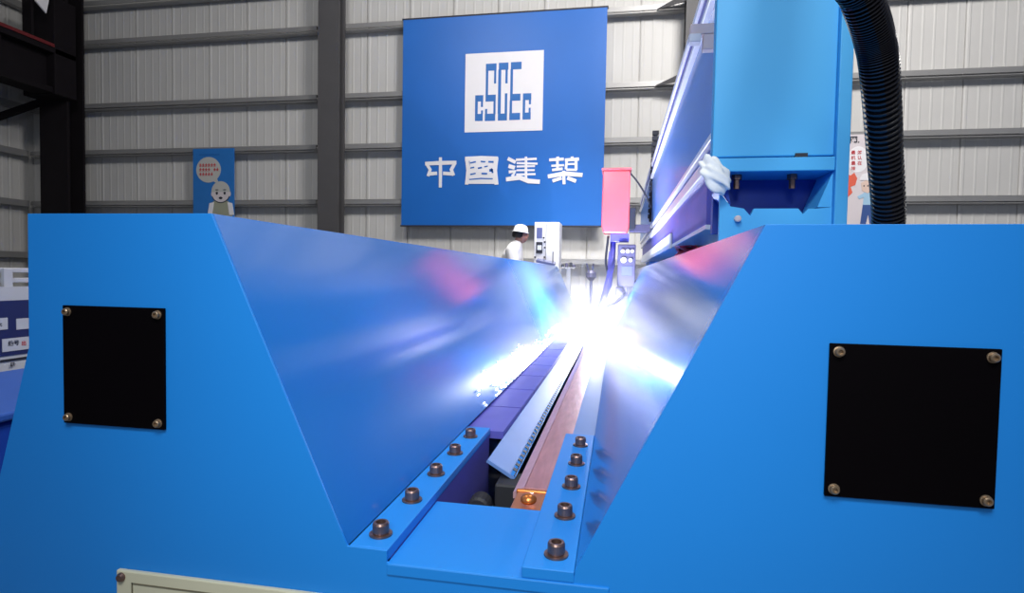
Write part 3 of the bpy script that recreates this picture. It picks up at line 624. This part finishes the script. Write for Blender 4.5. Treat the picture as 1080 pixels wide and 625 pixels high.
def skin_obj(name, nodes, edges, m, voxel, extra=None):
    b = bmesh.new()
    for i, j in edges:                             # tapering limbs, fused into one surface below
        a_, c_ = nodes[i], nodes[j]; pa, pc = Vector(a_[0]), Vector(c_[0])
        k_ = max(3, int((pc - pa).length / 0.018))
        for q_ in range(k_ + 1):
            t_ = q_ / k_; t2 = t_ * t_ * (3 - 2 * t_); r0 = a_[1] + (c_[1] - a_[1]) * t2; ra = a_[-1] + (c_[-1] - a_[-1]) * t2
            blob(b, pa.lerp(pc, t_), (r0, ra, max(0.03, min(r0, ra))))
    if extra: extra(b)
    m3 = bpy.data.meshes.new(name); b.to_mesh(m3); b.free()
    o = bpy.data.objects.new(name, m3); C.objects.link(o); m3.materials.append(m)
    r_ = o.modifiers.new('remesh', 'REMESH'); r_.mode = 'VOXEL'; r_.voxel_size = voxel; r_.use_smooth_shade = True
    sm = o.modifiers.new('smooth', 'SMOOTH'); sm.factor = 0.5; sm.iterations = 3
    dg = bpy.context.evaluated_depsgraph_get(); dg.update()
    m4 = bpy.data.meshes.new_from_object(o.evaluated_get(dg)); bpy.data.objects.remove(o)
    for p_ in m4.polygons: p_.use_smooth = True
    o = bpy.data.objects.new(name, m4); C.objects.link(o); return o
def body_nodes(k=0.0, hands=True):
    N = [((0, 0, 0.95), 0.125 + k, 0.15 + k), ((0.0, 0, 1.12), 0.115 + k, 0.14 + k), ((0.03, 0, 1.33), 0.125 + k, 0.165 + k), ((0.06, 0, 1.44), 0.085 + k, 0.13 + k), ((0.09, 0, 1.51), 0.055 + k, 0.055 + k)]
    E_ = [(0, 1), (1, 2), (2, 3), (3, 4)]
    if hands: N.append(((0.12, 0, 1.60), 0.055, 0.055)); E_.append((4, 5))
    for sd in (-1, 1):
        i = len(N)
        N += [((0.05, sd * 0.17, 1.42), 0.062 + k), ((0.10, sd * 0.225, 1.17), 0.048 + k), ((0.33, sd * 0.17, 1.12), 0.036 + k)]
        E_ += [(3, i), (i, i + 1), (i + 1, i + 2)]
        if hands: N.append(((0.42, sd * 0.16, 1.13), 0.032, 0.022)); E_.append((i + 2, i + 3))
        i = len(N)
        N += [((0.0, sd * 0.09, 0.86), 0.09 + k), ((0.015, sd * 0.10, 0.48), 0.06 + k), ((-0.01, sd * 0.105, 0.10), 0.042 + k)]
        E_ += [(0, i), (i, i + 1), (i + 1, i + 2)]
        if hands: N.append(((0.14, sd * 0.115, 0.035), 0.035)); E_.append((i + 2, i + 3))
    return N, E_
def head_and_hands(b):
    r_ = bmesh.ops.create_uvsphere(b, u_segments=28, v_segments=20, radius=1.0)
    for v in r_['verts']:
        n_ = v.co.copy(); x = 0.098 * n_.x; y = 0.077 * n_.y; z = 0.118 * n_.z
        if n_.z < -0.2 and n_.x > 0: x += 0.012                       # jaw and chin
        if n_.x < 0 and n_.z < -0.3: z += 0.03
        v.co = Vector((0.15 + x, y, 1.655 + z))
    ball = lambda c, s_: blob(b, c, s_)
    ball((0.250, 0, 1.645), (0.022, 0.014, 0.024)); ball((0.245, 0, 1.668), (0.012, 0.010, 0.03))   # nose
    ball((0.240, 0, 1.598), (0.013, 0.024, 0.007)); ball((0.240, 0, 1.587), (0.012, 0.022, 0.007))   # lips
    ball((0.235, 0, 1.700), (0.016, 0.05, 0.012))                                                    # brow
    for sd in (-1, 1): ball((0.135, sd * 0.079, 1.655), (0.02, 0.012, 0.032))                         # ears
    for sd in (-1, 1):
        for j in range(4):                                                                           # four curled fingers
            y = sd * 0.16 + (j - 1.5) * 0.019; L = (0.030, 0.036, 0.034, 0.026)[j]
            pts = [Vector((0.42, y, 1.135)), Vector((0.46, y, 1.138)), Vector((0.46 + L, y, 1.128)), Vector((0.46 + L * 1.6, y, 1.105))]
            for p_, q_ in zip(pts, pts[1:]):
                for t_ in (0, 0.2, 0.4, 0.6, 0.8, 1): ball(p_.lerp(q_, t_), (0.0095, 0.009, 0.009))
        for t_ in range(6): ball((0.405 + 0.011 * t_, sd * 0.16 - sd * (0.035 + 0.004 * t_), 1.125 - 0.002 * t_), (0.011, 0.010, 0.010))
N, E_ = body_nodes()
bd = skin_obj('body', N, E_, M['skin'], 0.008, head_and_hands); bd.location = PL; adopt(bd, pr)
N, E_ = body_nodes(0.034, False)
cv = skin_obj('work_coverall', N, E_, M['cloth'], 0.012); cv.location = PL; adopt(cv, pr)
hb = MB(); hb.lathe([(0.095, 0), (0.128, -0.002), (0.128, 0.006), (0.108, 0.012), (0.106, 0.05), (0.088, 0.09), (0.05, 0.112), (0.002, 0.118)], PL + Vector((0.145, 0, 1.70)), (0.12, 0, 1), 28)
hb.build('helmet', M['helmet'], pr, smooth=True)
hb = MB(); hb.lathe([(0.075, 0), (0.097, 0.02), (0.10, 0.07), (0.09, 0.09)], PL + Vector((0.115, 0, 1.615)), (0.1, 0, 1), 24); hb.build('hair', M['hair'], pr, smooth=True)
for sd in (-1, 1):
    e_ = bmesh.new(); bmesh.ops.create_uvsphere(e_, u_segments=12, v_segments=8, radius=0.011); b = MB(); b.bm.free(); b.bm = e_
    o = b.build('eye', M['ink'], None); o.location = PL + Vector((0.237, sd * 0.033, 1.672)); adopt(o, pr)
    hb = MB(); hb.prism([(PL.x - 0.06, PL.y + sd * 0.11 - 0.05, 0.06), (PL.x + 0.2, PL.y + sd * 0.11 - 0.045, 0.06), (PL.x + 0.2, PL.y + sd * 0.11 + 0.045, 0.06), (PL.x - 0.06, PL.y + sd * 0.11 + 0.05, 0.06)], (0, 0, 0.075)).build('shoe', M['ink'], pr, bevel=0.02)

# ================================================================ WELDING FUME
sm_ = bmesh.new(); bmesh.ops.create_icosphere(sm_, subdivisions=3, radius=1.0); b = MB(); b.bm.free(); b.bm = sm_
vm = bpy.data.materials.new('welding_fume'); vm.use_nodes = True; nt = vm.node_tree; nt.nodes.remove(nt.nodes['Principled BSDF'])
vs_ = nt.nodes.new('ShaderNodeVolumeScatter'); vs_.inputs['Color'].default_value = (0.93, 0.93, 1.0, 1); vs_.inputs['Anisotropy'].default_value = 0.0
tc = nt.nodes.new('ShaderNodeTexCoord'); ln = nt.nodes.new('ShaderNodeVectorMath'); ln.operation = 'LENGTH'; nt.links.new(tc.outputs['Object'], ln.inputs[0])
mr = nt.nodes.new('ShaderNodeMapRange'); mr.inputs[1].default_value = 0.0; mr.inputs[2].default_value = 1.0; mr.inputs[3].default_value = 1.0; mr.inputs[4].default_value = 0.0; nt.links.new(ln.outputs['Value'], mr.inputs[0])
nz = nt.nodes.new('ShaderNodeTexNoise'); nz.inputs['Scale'].default_value = 2.2; nz.inputs['Detail'].default_value = 2; nt.links.new(tc.outputs['Object'], nz.inputs[0])
m1 = nt.nodes.new('ShaderNodeMath'); m1.operation = 'POWER'; m1.inputs[1].default_value = 1.6; nt.links.new(mr.outputs[0], m1.inputs[0])
m2 = nt.nodes.new('ShaderNodeMath'); m2.operation = 'MULTIPLY'; nt.links.new(m1.outputs[0], m2.inputs[0]); nt.links.new(nz.outputs[0], m2.inputs[1])
m3 = nt.nodes.new('ShaderNodeMath'); m3.operation = 'MULTIPLY'; m3.inputs[1].default_value = 0.26; nt.links.new(m2.outputs[0], m3.inputs[0])
nt.links.new(m3.outputs[0], vs_.inputs['Density']); nt.links.new(vs_.outputs[0], nt.nodes['Material Output'].inputs['Volume'])
o = b.build('welding_smoke', vm); o.location = (-0.14, 5.35, 0.64); o.scale = (1.5, 1.8, 0.82)
tag(o, 'thin pale welding fume drifting up around the arc', 'smoke', kind='stuff')
